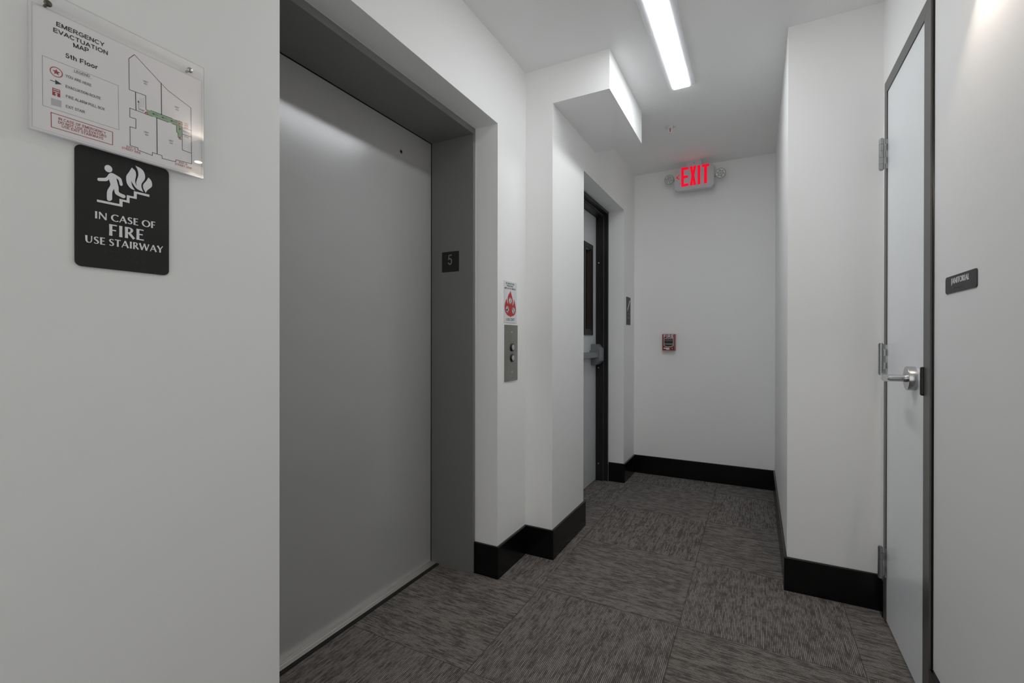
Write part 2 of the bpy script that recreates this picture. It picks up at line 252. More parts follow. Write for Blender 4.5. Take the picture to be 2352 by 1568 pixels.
# ------------------------------------------------------------------ mesh helpers
class MB:
    def __init__(self): self.bm = bmesh.new(); self.smooth = set()
    def face(self, pts):
        return self.bm.faces.new([self.bm.verts.new(p) for p in pts])
    def box(self, x0, x1, y0, y1, z0, z1, bev=0.0, seg=2):
        vs = [self.bm.verts.new((x, y, z)) for x in (x0, x1) for y in (y0, y1) for z in (z0, z1)]
        fs = [self.bm.faces.new([vs[i] for i in q]) for q in ((0, 1, 3, 2), (4, 6, 7, 5), (0, 4, 5, 1), (2, 3, 7, 6), (0, 2, 6, 4), (1, 5, 7, 3))]
        if bev > 0:
            es = list({e for f in fs for e in f.edges})
            bmesh.ops.bevel(self.bm, geom=es, offset=bev, segments=seg, affect='EDGES', profile=.5)
        return self
    def prism(self, pts, z0, z1, axis=2):
        """extrude a 2D outline; axis 2: (u,v)->(x,y), 1: (u,v)->(x,z) along y, 0: (u,v)->(y,z) along x"""
        def P(q, h):
            return (q[0], q[1], h) if axis == 2 else ((q[0], h, q[1]) if axis == 1 else (h, q[0], q[1]))
        n = len(pts)
        a = [self.bm.verts.new(P(q, z0)) for q in pts]; b = [self.bm.verts.new(P(q, z1)) for q in pts]
        self.bm.faces.new(a); self.bm.faces.new(b)
        for i in range(n):
            self.bm.faces.new([a[i], a[(i + 1) % n], b[(i + 1) % n], b[i]])
        return self
    def flat(self, pts, z):
        self.face([(q[0], q[1], z) for q in pts]); return self
    def cyl(self, p0, p1, r0, r1=None, seg=24, caps=True):
        p0, p1 = Vector(p0), Vector(p1); r1 = r0 if r1 is None else r1
        d = (p1 - p0).normalized()
        a = d.orthogonal().normalized(); b = d.cross(a)
        A = [self.bm.verts.new(p0 + (a * math.cos(t) + b * math.sin(t)) * r0) for t in [2 * PI * i / seg for i in range(seg)]]
        Bv = [self.bm.verts.new(p1 + (a * math.cos(t) + b * math.sin(t)) * r1) for t in [2 * PI * i / seg for i in range(seg)]]
        for i in range(seg):
            f = self.bm.faces.new([A[i], A[(i + 1) % seg], Bv[(i + 1) % seg], Bv[i]]); f.smooth = True
        if caps: self.bm.faces.new(A); self.bm.faces.new(Bv)
        return self
    def lathe(self, origin, axis, prof, seg=28):
        """prof: list of (radius, height along axis)"""
        o, d = Vector(origin), Vector(axis).normalized()
        a = d.orthogonal().normalized(); b = d.cross(a)
        rings = []
        for r, h in prof:
            if r < 1e-6: rings.append([self.bm.verts.new(o + d * h)])
            else: rings.append([self.bm.verts.new(o + d * h + (a * math.cos(2 * PI * i / seg) + b * math.sin(2 * PI * i / seg)) * r) for i in range(seg)])
        for R0, R1 in zip(rings, rings[1:]):
            for i in range(seg):
                j = (i + 1) % seg
                if len(R0) == 1 and len(R1) == 1: continue
                if len(R0) == 1: f = self.bm.faces.new([R0[0], R1[j], R1[i]])
                elif len(R1) == 1: f = self.bm.faces.new([R0[i], R0[j], R1[0]])
                else: f = self.bm.faces.new([R0[i], R0[j], R1[j], R1[i]])
                f.smooth = True
        return self
    def ribbon(self, pts, ws, z0, z1):
        """stroke with a width at each point, extruded z0..z1"""
        n = len(pts); Lp, Rp = [], []
        for i in range(n):
            a = Vector(pts[max(0, i - 1)]); b = Vector(pts[min(n - 1, i + 1)])
            d = (b - a).normalized(); nn = Vector((-d.y, d.x)); p = Vector(pts[i]); w = ws[i] / 2
            Lp.append(p + nn * w); Rp.append(p - nn * w)
        rings = [[self.bm.verts.new((q.x, q.y, z)) for q, z in ((l, z0), (r, z0), (r, z1), (l, z1))] for l, r in zip(Lp, Rp)]
        for A, Bv in zip(rings, rings[1:]):
            for k in range(4):
                self.bm.faces.new([A[k], A[(k + 1) % 4], Bv[(k + 1) % 4], Bv[k]])
        self.bm.faces.new(rings[0]); self.bm.faces.new(rings[-1])
        return self
    def line(self, pts, w, z):
        """thin drawn line lying flat at height z"""
        k = 0
        for a, b in zip(pts, pts[1:]):
            a, b = Vector(a), Vector(b); d = (b - a)
            if d.length < 1e-7: continue
            d.normalize(); nn = Vector((-d.y, d.x)) * w / 2; e = d * w / 2
            z_ = z + 2e-5 * (k % 4); k += 1
            self.face([(*(a - e - nn), z_), (*(b + e - nn), z_), (*(b + e + nn), z_), (*(a - e + nn), z_)])
        return self
    def build(self, name, material, parent=None):
        bmesh.ops.recalc_face_normals(self.bm, faces=self.bm.faces[:])
        for e in self.bm.edges:
            if len(e.link_faces) == 2 and e.calc_face_angle(0) > .6: e.smooth = False
        me = bpy.data.meshes.new(name); self.bm.to_mesh(me); self.bm.free()
        me.materials.append(material)
        o = bpy.data.objects.new(name, me); COL.objects.link(o)
        if parent is not None: o.parent = parent
        return o

def rrect(x0, x1, y0, y1, r, seg=6):
    pts = []
    for cx_, cy_, a0 in ((x1 - r, y1 - r, 0), (x0 + r, y1 - r, PI / 2), (x0 + r, y0 + r, PI), (x1 - r, y0 + r, 1.5 * PI)):
        for i in range(seg + 1):
            t = a0 + PI / 2 * i / seg
            pts.append((cx_ + r * math.cos(t), cy_ + r * math.sin(t)))
    return pts

def smooth(pts, sharp=48, n=4):
    # rounded outline through the points; corners sharper than the limit stay corners
    m = len(pts); P = [Vector(p) for p in pts]; cor = []
    for i in range(m):
        a = P[i] - P[i - 1]; c = P[(i + 1) % m] - P[i]
        cor.append(a.angle(c, 0) > math.radians(sharp))
    T = []
    for i in range(m):
        T.append((P[(i + 1) % m] - P[i - 1]) * .5)
    out = []
    for i in range(m):
        j = (i + 1) % m; p0, p1 = P[i], P[j]; d = p1 - p0
        t0 = d if cor[i] else T[i]; t1 = d if cor[j] else T[j]
        if t0.length > d.length: t0 = t0 * (d.length / t0.length)
        if t1.length > d.length: t1 = t1 * (d.length / t1.length)
        for k in range(n):
            t = k / n
            q = p0 * (2 * t**3 - 3 * t**2 + 1) + t0 * (t**3 - 2 * t**2 + t) + p1 * (-2 * t**3 + 3 * t**2) + t1 * (t**3 - t**2)
            out.append((q.x, q.y))
    return out

def circle(c, r, n=28, ry=None):
    ry = r if ry is None else ry
    return [(c[0] + r * math.cos(2 * PI * i / n), c[1] + ry * math.sin(2 * PI * i / n)) for i in range(n)]

def tag(o, label=None, cat=None, group=None, kind=None):
    if label: o['label'] = label
    if cat: o['category'] = cat
    if group: o['group'] = group
    if kind: o['kind'] = kind
    return o

AX_LEFT = ((0, 1, 0), (0, 0, 1), (1, 0, 0))     # on a wall that faces +x
AX_RIGHT = ((0, -1, 0), (0, 0, 1), (-1, 0, 0))  # on a wall that faces -x
AX_FRONT = ((1, 0, 0), (0, 0, 1), (0, -1, 0))   # on a wall that faces -y
AX_UP = ((1, 0, 0), (0, 1, 0), (0, 0, 1))
def thing(name, loc, ax, label, cat, group=None, kind=None):
    o = bpy.data.objects.new(name, None); COL.objects.link(o)
    o.empty_display_size = 0.05
    U, V, Nn = ax
    o.matrix_world = Matrix(((U[0], V[0], Nn[0], loc[0]), (U[1], V[1], Nn[1], loc[1]), (U[2], V[2], Nn[2], loc[2]), (0, 0, 0, 1)))
    return tag(o, label, cat, group, kind)

def dup(o, parent, loc=None):
    c = o.copy(); COL.objects.link(c); c.parent = parent
    if loc is not None: c.location = loc
    for ch in list(o.children):
        g = ch.copy(); COL.objects.link(g); g.parent = c
    return c

# flared humanist capitals with thick and thin strokes (as on the moulded signs)
TK, TN = 0.185, 0.095
def _arc(cx_, cy_, rx, ry, a0, a1, n, wf):
    pts, ws = [], []
    for i in range(n + 1):
        t = math.radians(a0 + (a1 - a0) * i / n)
        pts.append((cx_ + rx * math.cos(t), cy_ + ry * math.sin(t))); ws.append(wf(t))
    return pts, ws
def _st(a, b, w, fl=1.07):
    m = ((a[0] + b[0]) / 2, (a[1] + b[1]) / 2)
    return [a, m, b], [w * fl, w * .95, w * fl]
_side = lambda t: TN + (TK - TN) * abs(math.cos(t)) ** 1.3
GLY = {
    'I': (.34, [_st((.17, 0), (.17, 1), TK)]),
    'N': (.90, [_st((.12, 0), (.12, 1), TN), _st((.10, .97), (.78, .03), TK, 1), _st((.78, 0), (.78, 1), TN)]),
    'C': (.80, [_arc(.50, .5, .40, .46, 48, 312, 22, _side)]),
    'A': (.86, [_st((.07, 0), (.44, 1), TN), _st((.42, .97), (.78, 0), TK, 1.05), ([(.20, .34), (.62, .34)], [TN, TN])]),
    'S': (.58, [([(.48, .85), (.40, .93), (.28, .955), (.16, .90), (.11, .77), (.15, .63), (.29, .52), (.43, .41), (.48, .26), (.42, .11), (.28, .045), (.16, .06), (.07, .16)],
                [.12, .10, .095, .13, .165, .18, .19, .18, .165, .13, .095, .10, .12])]),
    'E': (.60, [_st((.15, 0), (.15, 1), TK), ([(.1, .955), (.54, .955)], [TN, TN * 1.1]), ([(.1, .52), (.48, .52)], [TN, TN * 1.1]), ([(.1, .045), (.56, .045)], [TN, TN * 1.1])]),
    'O': (.98, [_arc(.49, .5, .40, .455, 0, 360, 36, _side)]),
    'F': (.57, [_st((.15, 0), (.15, 1), TK), ([(.1, .955), (.54, .955)], [TN, TN * 1.1]), ([(.1, .50), (.48, .50)], [TN, TN * 1.1])]),
    'R': (.72, [_st((.15, 0), (.15, 1), TK), ([(.12, .955), (.30, .955), (.43, .92), (.50, .84), (.51, .74), (.46, .60), (.34, .51), (.14, .49)], [TN, TN, .12, .16, TK * .95, .14, TN, TN]), _st((.32, .50), (.66, .02), TK, 1.0)]),
    'U': (.84, [([(.15, 1), (.15, .6), (.16, .32), (.23, .12), (.40, .048), (.57, .11), (.67, .30), (.69, .6), (.69, 1)], [TK * 1.15, TK, TK, .15, TN, TN, TN, TN, TN * 1.2])]),
    'T': (.68, [([(.02, .955), (.66, .955)], [TN * 1.15, TN * 1.15]), _st((.34, 0), (.34, .96), TK)]),
    'W': (1.22, [_st((.06, 1), (.34, .02), TK, 1.05), _st((.34, .02), (.62, 1), TN, 1.05), _st((.60, 1), (.88, .02), TK, 1.05), _st((.88, .02), (1.15, 1), TN, 1.1)]),
    'Y': (.76, [_st((.06, 1), (.38, .46), TK, 1.05), _st((.70, 1), (.38, .46), TN, 1.1), _st((.38, 0), (.38, .52), TK, 1.05)]),
    'J': (.34, [([(.18, 1), (.18, .5), (.18, .05), (.14, -.12), (.04, -.26)], [TK * 1.15, TK, TK, .13, .05])]),
    'L': (.54, [_st((.15, 0), (.15, 1), TK), ([(.1, .045), (.50, .045)], [TN, TN * 1.2])]),
}
def add_flared(mb, s, a, b, cap, z0, z1, space=.34, track=.05):
    tot = sum((space if ch == ' ' else GLY[ch][0] + track) for ch in s) - track
    Lg = b[0] - a[0]; sx = Lg / tot; x = a[0]
    k = 0
    for ch in s:
        if ch == ' ':
            x += space * sx; continue
        w, strokes = GLY[ch]
        for pts, ws in strokes:
            P = [(x + p[0] * sx, a[1] + (b[1] - a[1]) * (x - a[0]) / Lg + p[1] * cap) for p in pts]
            horiz = [abs(pts[min(i + 1, len(pts) - 1)][0] - pts[max(i - 1, 0)][0]) for i in range(len(pts))]
            vert = [abs(pts[min(i + 1, len(pts) - 1)][1] - pts[max(i - 1, 0)][1]) for i in range(len(pts))]
            W = [w_ * (cap * h + sx * v) / (h + v + 1e-9) for w_, h, v in zip(ws, horiz, vert)]
            k += 1
            mb.ribbon(P, W, z0, z1 + 0.00002 * (k % 7))
        x += (w + track) * sx

# plain grotesque letters drawn as even strokes (cap height 1): name -> (advance, strokes)
def _ar(cx_, cy_, rx, ry, a0, a1, n=14):
    return [(cx_ + rx * math.cos(math.radians(a0 + (a1 - a0) * i / n)), cy_ + ry * math.sin(math.radians(a0 + (a1 - a0) * i / n))) for i in range(n + 1)]
SANS = {
    'A': (.74, [[(.04, 0), (.37, .96)], [(.70, 0), (.37, .96)], [(.15, .32), (.59, .32)]]),
    'B': (.70, [[(.10, 0), (.10, 1)], [(.10, .93), (.40, .93)] + _ar(.40, .73, .18, .20, 90, -90, 8) + [(.10, .53)], [(.10, .53), (.42, .53)] + _ar(.42, .30, .21, .23, 90, -90, 8) + [(.10, .07)]]),
    'C': (.76, [_ar(.41, .5, .33, .44, 42, 318, 18)]),
    'D': (.76, [[(.10, 0), (.10, 1)], [(.10, .93), (.34, .93)] + _ar(.34, .5, .33, .43, 90, -90, 14) + [(.10, .07)]]),
    'E': (.66, [[(.10, 0), (.10, 1)], [(.10, .93), (.62, .93)], [(.10, .52), (.58, .52)], [(.10, .07), (.64, .07)]]),
    'F': (.62, [[(.10, 0), (.10, 1)], [(.10, .93), (.60, .93)], [(.10, .50), (.53, .50)]]),
    'G': (.80, [_ar(.42, .5, .34, .44, 45, 335, 18), [(.43, .46), (.74, .46), (.74, .14)]]),
    'H': (.74, [[(.10, 0), (.10, 1)], [(.64, 0), (.64, 1)], [(.10, .52), (.64, .52)]]),
    'I': (.26, [[(.13, 0), (.13, 1)]]),
    'L': (.58, [[(.10, 1), (.10, .0)], [(.10, .07), (.56, .07)]]),
    'M': (.86, [[(.10, 0), (.10, 1)], [(.76, 0), (.76, 1)], [(.11, .98), (.43, .03)], [(.75, .98), (.43, .03)]]),
    'N': (.74, [[(.10, 0), (.10, 1)], [(.64, 0), (.64, 1)], [(.11, .97), (.63, .03)]]),
    'O': (.82, [_ar(.41, .5, .34, .44, 0, 360, 24)]),
    'P': (.68, [[(.10, 0), (.10, 1)], [(.10, .93), (.38, .93)] + _ar(.38, .69, .22, .24, 90, -90, 8) + [(.10, .45)]]),
    'R': (.74, [[(.10, 0), (.10, 1)], [(.10, .93), (.40, .93)] + _ar(.40, .71, .22, .22, 90, -90, 8) + [(.10, .49)], [(.36, .48), (.67, 0)]]),
    'S': (.68, [[(.58, .74), (.52, .88), (.34, .94), (.17, .89), (.12, .76), (.17, .63), (.34, .55), (.52, .46), (.59, .30), (.53, .13), (.34, .06), (.15, .12), (.08, .29)]]),
    'T': (.64, [[(.32, 0), (.32, .95)], [(.02, .93), (.62, .93)]]),
    'U': (.74, [[(.10, 1), (.10, .36)] + _ar(.37, .34, .27, .28, 180, 360, 12) + [(.64, 1)]]),
    'V': (.70, [[(.04, 1), (.35, .03)], [(.66, 1), (.35, .03)]]),
    'W': (.98, [[(.04, 1), (.26, .03)], [(.26, .03), (.49, .97)], [(.49, .97), (.72, .03)], [(.72, .03), (.94, 1)]]),
    'X': (.70, [[(.05, 0), (.65, 1)], [(.05, 1), (.65, 0)]]),
    'Y': (.70, [[(.04, 1), (.35, .45)], [(.66, 1), (.35, .45)], [(.35, .50), (.35, 0)]]),
    '0': (.58, [_ar(.29, .5, .22, .44, 0, 360, 20)]),
    '1': (.58, [[(.34, 0), (.34, 1)], [(.34, .95), (.14, .76)]]),
    '2': (.58, [[(.09, .70), (.14, .87), (.29, .94), (.45, .87), (.49, .70), (.40, .50), (.10, .10)], [(.07, .07), (.52, .07)]]),
    '3': (.58, [[(.08, .76), (.16, .90), (.30, .94), (.44, .86), (.46, .72), (.38, .57), (.26, .53), (.42, .47), (.50, .30), (.44, .12), (.28, .06), (.13, .11), (.07, .27)]]),
    '4': (.58, [[(.40, 0), (.40, .98)], [(.40, .95), (.05, .30)], [(.04, .27), (.55, .27)]]),
    '5': (.58, [[(.49, .93), (.17, .93), (.11, .50), (.20, .58), (.31, .60), (.45, .52), (.50, .33), (.44, .14), (.28, .06), (.13, .11), (.07, .26)]]),
    't': (.36, [[(.18, .95), (.18, .20), (.22, .08), (.34, .07)], [(.03, .66), (.33, .66)]]),
    'h': (.58, [[(.10, 0), (.10, 1)], [(.10, .45), (.18, .61), (.30, .66), (.42, .61), (.47, .46), (.47, 0)]]),
    'l': (.26, [[(.13, 0), (.13, 1)]]),
    'o': (.60, [_ar(.30, .36, .22, .30, 0, 360, 20)]),
    'r': (.40, [[(.10, 0), (.10, .72)], [(.10, .44), (.17, .60), (.27, .66), (.38, .63)]]),
}
def add_sans(mb, s, a, b, cap, z, wt=.15, thick=.00012, space=.34, track=.06):
    a, b = Vector(a), Vector(b); d = b - a; Lg = d.length; d.normalize(); nn = Vector((-d.y, d.x))
    tot = sum((space if ch == ' ' else SANS[ch][0] + track) for ch in s) - track
    sx = Lg / tot; x = 0.0; k = 0
    for ch in s:
        if ch == ' ':
            x += space * sx; continue
        w, strokes = SANS[ch]
        for pts in strokes:
            n = len(pts); P = []; W = []
            for i, p in enumerate(pts):
                q = a + d * (x + p[0] * sx) + nn * (p[1] * cap); P.append((q.x, q.y))
                p0, p1 = pts[max(0, i - 1)], pts[min(n - 1, i + 1)]
                h, v = abs(p1[0] - p0[0]) * sx, abs(p1[1] - p0[1]) * cap
                W.append(wt * (cap * h + min(sx, cap) * v) / (h + v + 1e-9))
            k += 1
            mb.ribbon(P, W, z, z + thick + 1e-5 * (k % 5))
        x += (w + track) * sx

BR = {c: d for c, d in zip('abcdefghijklmnopqrstuvwxyz', ['1', '12', '14', '145', '15', '124', '1245', '125', '24', '245', '13', '123', '134', '1345', '135', '1234', '12345', '1235', '234', '2345', '136', '1236', '2456', '1346', '13456', '1356'])}
def add_braille(mb, s, a, b, z, pitch=.0024, r=.0008):
    n = len(s); Lg = b[0] - a[0]; cell = Lg / n
    for i, ch in enumerate(s):
        if ch == ' ': continue
        for d in BR[ch]:
            d = int(d) - 1
            x = a[0] + cell * i + (d // 3) * pitch; y = a[1] + (b[1] - a[1]) * i / n - (d % 3) * pitch
            mb.lathe((x, y, z), (0, 0, 1), [(r, 0), (r * .7, r * .55), (0, r * .75)], 8)

# ------------------------------------------------------------------ the setting
def struct(o, label, cat):
    return tag(o, label, cat, kind='structure')

XSH = -1.75
b = MB(); b.box(XSH, 0.75, YBACK, 4.3, -0.12, 0)
struct(b.build('floor', M['carpet']), 'dark grey ribbed carpet tiles laid in a quarter-turned checker', 'floor')
b = MB(); b.box(XSH, 0.75, YBACK, 4.3, ZC, ZC + 0.12)
struct(b.build('ceiling', M['ceiling']), 'plain white painted corridor ceiling', 'ceiling')
b = MB()
b.box(XSH, XL, YBACK, YE0, 0, ZC)
b.box(XSH, XL, YE0, YE1, ZEH, ZC)
b.box(XSH, XL, YE1, YC, 0, ZC)
b.box(XSH, XC, YC, YR0, 0, ZC)
b.box(XSH, XC, YR0, YR1, ZR, ZC)
b.box(XSH, XC, YR1, YBK, 0, ZC)
b.box(XSH - .1, XSH, YBACK, 4.1, 0, ZC)  # unseen shaft back, added to keep world light from leaking in
struct(b.build('wall_left', M['wall']), 'off-white left wall with the lift opening, a column and the stair recess', 'wall')
b = MB(); b.box(XSH - .1, XR1 + 0.1, YBK, YBK + 0.15, 0, ZC)
struct(b.build('wall_back', M['wall']), 'off-white end wall of the corridor behind the red pull station', 'wall')
b = MB()
b.box(XR1, 0.75, YRC, YBK, 0, ZC)
DW0, DW1, DZ = 1.815, 2.357, 2.155           # wall opening for the janitor door
b.box(XR2, 0.75, YBACK, DW0, 0, ZC)
b.box(XR2, 0.75, DW0, DW1, DZ, ZC)
b.box(XR2, 0.75, DW1, YRC, 0, ZC)
b.box(0.66, 0.75, DW0, DW1, 0, DZ)
struct(b.build('wall_right', M['wall']), 'off-white right wall with the projecting column and narrow closet door', 'wall')
b = MB(); b.box(XC, XB, YC, YB, ZBK, ZC)
struct(b.build('ceiling_bulkhead', M['wall']), 'white boxed bulkhead under the ceiling beside the column', 'bulkhead')

# baseboards: a chamfered board swept along the foot of the wall
def baseboard(name, path, label):
    prof = [(0.0, 0.0), (BT, 0.0), (BT, BH - 0.003), (BT - 0.001, BH - 0.0008), (BT - 0.003, BH), (0.0, BH)]
    n = len(path); nrm = []
    for i in range(n - 1):
        d = Vector((path[i + 1][0] - path[i][0], path[i + 1][1] - path[i][1])).normalized()
        nrm.append(Vector((d.y, -d.x)))        # room lies to the right of the walking direction
    b = MB(); rings = []
    for i in range(n):
        if i == 0: off = nrm[0]
        elif i == n - 1: off = nrm[-1]
        else:
            m = nrm[i - 1] + nrm[i]; off = m / (m.dot(nrm[i]))
        rings.append([b.bm.verts.new((path[i][0] + off.x * t, path[i][1] + off.y * t, z)) for t, z in prof])
    for A, B_ in zip(rings, rings[1:]):
        for k in range(len(prof)):
            b.bm.faces.new([A[k], A[(k + 1) % len(prof)], B_[(k + 1) % len(prof)], B_[k]])
    b.bm.faces.new(rings[0]); b.bm.faces.new(rings[-1])
    return struct(b.build(name, M['base']), label, 'baseboard')
baseboard('baseboard_left', [(XL, YBACK), (XL, YE0), (XJ, YE0)], 'glossy black baseboard on the near left wall under the fire signs')
baseboard('baseboard_column', [(XJ, YE1), (XL, YE1), (XL, YC), (XC, YC), (XC, YR0), (-1.05, YR0)], 'glossy black baseboard stepping round the column past the lift')
baseboard('baseboard_back', [(-1.05, YR1), (XC, YR1), (XC, YBK), (XR1, YBK)], 'glossy black baseboard from the stair door along the end wall')
baseboard('baseboard_right', [(XR1, YBK), (XR1, YRC), (XR2, YRC), (XR2, 2.3685)], 'glossy black baseboard round the projecting column by the closet door')
baseboard('baseboard_near', [(XR2, 1.797), (XR2, YBACK)], 'black baseboard end under the closet sign on the right wall')
for nm in ('baseboard_near',):
    bpy.data.objects[nm].name = 'baseboard_right_near'

# ------------------------------------------------------------------ lift entrance
el = thing('door_1', (XE, YE0, 0), AX_UP, 'wide closed grey lift door set deep in a grey steel frame', 'elevator door', kind='structure')
oy = -YE0; ox = -XE
W_ = YE1 - YE0
J = YJ + oy                                   # far jamb, local y
J0 = W_ - J                                   # near jamb
dx = XJ + ox
b = MB(); b.box(-.035, 0, J0 - .03, J - .0025, .007, ZS - .003, .0015)
b.build('door_panel', M['elev'], el)
b = MB(); b.box(-.03, -.0005, J - .0025, J + .015, .0, ZS + .015); b.box(-.03, -.0005, J0 - .03, J, ZS - .003, ZS + .02); b.box(-.03, -.001, J0, J, 0.002, .0068)
b.build('door_gap', M['gap'], el)  # black strips stand in for the shade round the panel
b = MB(); b.box(.0012, dx, J, W_, 0, ZS, .0008)
b.build('jamb', M['elev_dark'], el)
b = MB(); b.box(.0012, dx, 0, J0, 0, ZS, .0008)
b.build('jamb', M['elev_dark'], el)
b = MB(); b.box(.0012, dx, 0, W_, ZS, ZEH, .0008)
b.build('header', M['elev_dark'], el)
b = MB(); b.box(-.035, .034, J0, J, -.002, .0058, .001)
for i in range(3): b.box(-.02 + i * .016, -.016 + i * .016, J0, J, .0055, .0066)
b.build('sill', M['sill'], el)
b = MB(); b.box(.034, .052, J0, J, -.001, .005, .002)
b.build('sill_edge', M['rubber'], el)
b = MB()
b.cyl((dx - .0015, W_ - .0005, BH), (dx - .0015, W_ - .0005, ZEH - .001), .0022, seg=8)
b.cyl((dx - .0015, 0, ZEH - .0005), (dx - .0015, W_, ZEH - .0005), .0018, seg=8)
b.build('caulk_bead', M['caulk'], el)
kh = MB(); kh.lathe((0, 1.656 + oy, 2.001), (1, 0, 0), [(.0085, -.001), (.0085, .0012), (.006, .0018), (.0055, .0006), (.0, .0006)], 20)
k = kh.build('keyhole', M['screw_dark'], el)
b = MB(); b.cyl((.0004, 1.656 + oy, 2.001), (.0012, 1.656 + oy, 2.001), .0048, seg=16)
b.build('key_slot', M['gap'], k)

# floor number on the far jamb
nb = thing('floor_number_plate', (-1.392, YJ, 1.4655), AX_FRONT, 'small square black plate with silver number 5 on the lift jamb', 'sign')
b = MB(); b.prism(rrect(0, .101, 0, .1, .002), 0, .0015); b.build('plate', M['sign'], nb)
b = MB()
add_sans(b, '5', (.0355, .034), (.0625, .034), .052, .0015, wt=.115, thick=.0008)
b.build('numeral', M['letter_dim'], nb)
b = MB(); add_braille(b, 'e', (.047, .018), (.052, .018), .0015); b.build('braille_dots', M['sign'], nb)

# ------------------------------------------------------------------ stair door
XF = -1.055; XST = -1.090; XLF = -1.148
sd = thing('door_2', (XLF, YR0, 0), AX_UP, 'grey stair door with dark frame, slim window and push bar', 'door', kind='structure')
ox, oy = -XLF, -YR0
W_ = YR1 - YR0
b = MB(); y0, y1 = .04, W_ - .040; zt = 2.116
ly0, ly1, lz0, lz1 = 3.335 + oy, 3.487 + oy, 1.205, 1.838
b.box(-.045, 0, y0, ly0, .008, zt); b.box(-.045, 0, ly1, y1, .008, zt)
b.box(-.045, 0, ly0, ly1, .008, lz0); b.box(-.045, 0, ly0, ly1, lz1, zt)
leaf = b.build('door_leaf', M['leaf2'], sd)
def jamb_profile(s):        # cross-section in x, y for the far side
    xf, xs, xl = XF + ox, XST + ox, 0.0
    pts = [(xf, .0), (xf, -.021), (xs, -.021), (xs, -.041), (xl + .003, -.041), (xl + .003, -.036), (xl - .05, -.036), (xl - .05, 0)]
    return pts
b = MB(); b.prism([(x, W_ + y) for x, y in jamb_profile(1)], 0, ZR)
b.build('frame_jamb', M['frame'], sd)
b = MB(); b.prism([(x, -y) for x, y in jamb_profile(1)], 0, ZR)
b.build('frame_jamb', M['frame'], sd)
b = MB(); b.prism([(x, ZR + y) for x, y in jamb_profile(1)], .021, W_ - .021, axis=1)
b.build('frame_head', M['frame'], sd)
b = MB(); b.cyl((XST + ox + .0012, W_ - .0225, .0), (XST + ox + .0012, W_ - .0225, ZR - .03), .0022, seg=8)
b.box(XST + ox - .004, XST + ox + .003, .03, W_ - .03, ZR - .034, ZR - .026, .001)
b.build('stop_edge_strip', M['jframe'], sd)  # paler strips along the edge of the stop
# vision window
b = MB()
ry0, ry1, rz0, rz1 = ly0 - .025, ly1 + .035, lz0 - .036, lz1 + .036
for q in ((ry0, ly0, rz0, rz1), (ly1, ry1, rz0, rz1), (ly0, ly1, rz0, lz0), (ly0, ly1, lz1, rz1)):
    b.box(-.002, .008, q[0], q[1], q[2], q[3])
for yy, zz in ((ry0 + .012, rz0 + .012), (ry1 - .012, rz0 + .012), (ry1 - .012, rz1 - .012), (ry1 - .012, (rz0 + rz1) / 2)):
    b.lathe((.008, yy, zz), (1, 0, 0), [(.004, 0), (.003, .0015), (0, .002)], 10)
wf = b.build('window_frame', M['lite'], leaf)
b = MB(); b.box(-.03, -.026, ly0, ly1, lz0, lz1); b.build('window_pane', M['glassdark'], leaf)
b = MB(); b.box(-.026, -.001, ly1 - .012, ly1, lz0, lz1); b.box(-.026, -.001, ly0, ly1 - .012, lz0, lz0 + .012); b.box(-.026, -.004, ly0 + .040, ly0 + .046, lz0, lz1)
b.build('window_stop', M['lite_brown'], leaf)
# push bar
pb = MB(); pb.box(.022, .058, 2.76 + oy, 3.50 + oy, .995, 1.037, .004); pb.box(.0, .024, 2.76 + oy, 3.48 + oy, 1.002, 1.030)
pb_o = pb.build('push_bar', M['alu'], sd)
b = MB()
yy0, yy1 = 3.49 + oy, 3.618 + oy
b.prism([(.0, .935), (.035, .935), (.068, .968), (.068, 1.060), (.035, 1.098), (.0, 1.098)], yy0, yy1, axis=1)
bmesh.ops.bevel(b.bm, geom=b.bm.edges[:], offset=.0025, segments=2, affect='EDGES')
b.build('latch_case', M['alu'], pb_o)
b = MB(); b.box(0, .03, yy0 - .03, yy0, .985, 1.05, .003); b.build('bar_mount', M['alu'], pb_o)
b = MB()
for z_ in (1.751, .908, .138):
    b.lathe((-.0 + .024, W_ - .041, z_), (0, -1, 0), [(.005, -.001), (.005, .001), (.003, .0025), (0, .003)], 12)
b.build('frame_screw', M['screw'], sd)

# stair sign beside the recess
ss = thing('stair_sign', (XC, 3.730, 1.255), AX_LEFT, 'small tall charcoal stair sign beside the recessed stair door', 'sign')
b = MB(); b.prism(rrect(0, .124, 0, .226, .006), 0, .004); b.build('plaque', M['sign_grey'], ss)
b = MB()
st = [(.030, .118)]
for i in range(5):
    st += [(.030 + i * .0145, .133 + i * .0155)] + [(.030 + (i + 1) * .0145, .133 + i * .0155)]
b.line(st, .010, .0046)
b.build('pictogram', M['letter'], ss)
b = MB(); add_sans(b, 'STAIRWAY', (.014, .048), (.112, .048), .016, .004, thick=.0005); b.line([(.02, .092), (.115, .092)], .002, .0045); b.build('lettering', M['letter_dim'], ss)
b = MB(); add_braille(b, 'stairway', (.036, .034), (.085, .034), .004); b.build('braille_dots', M['sign'], ss)

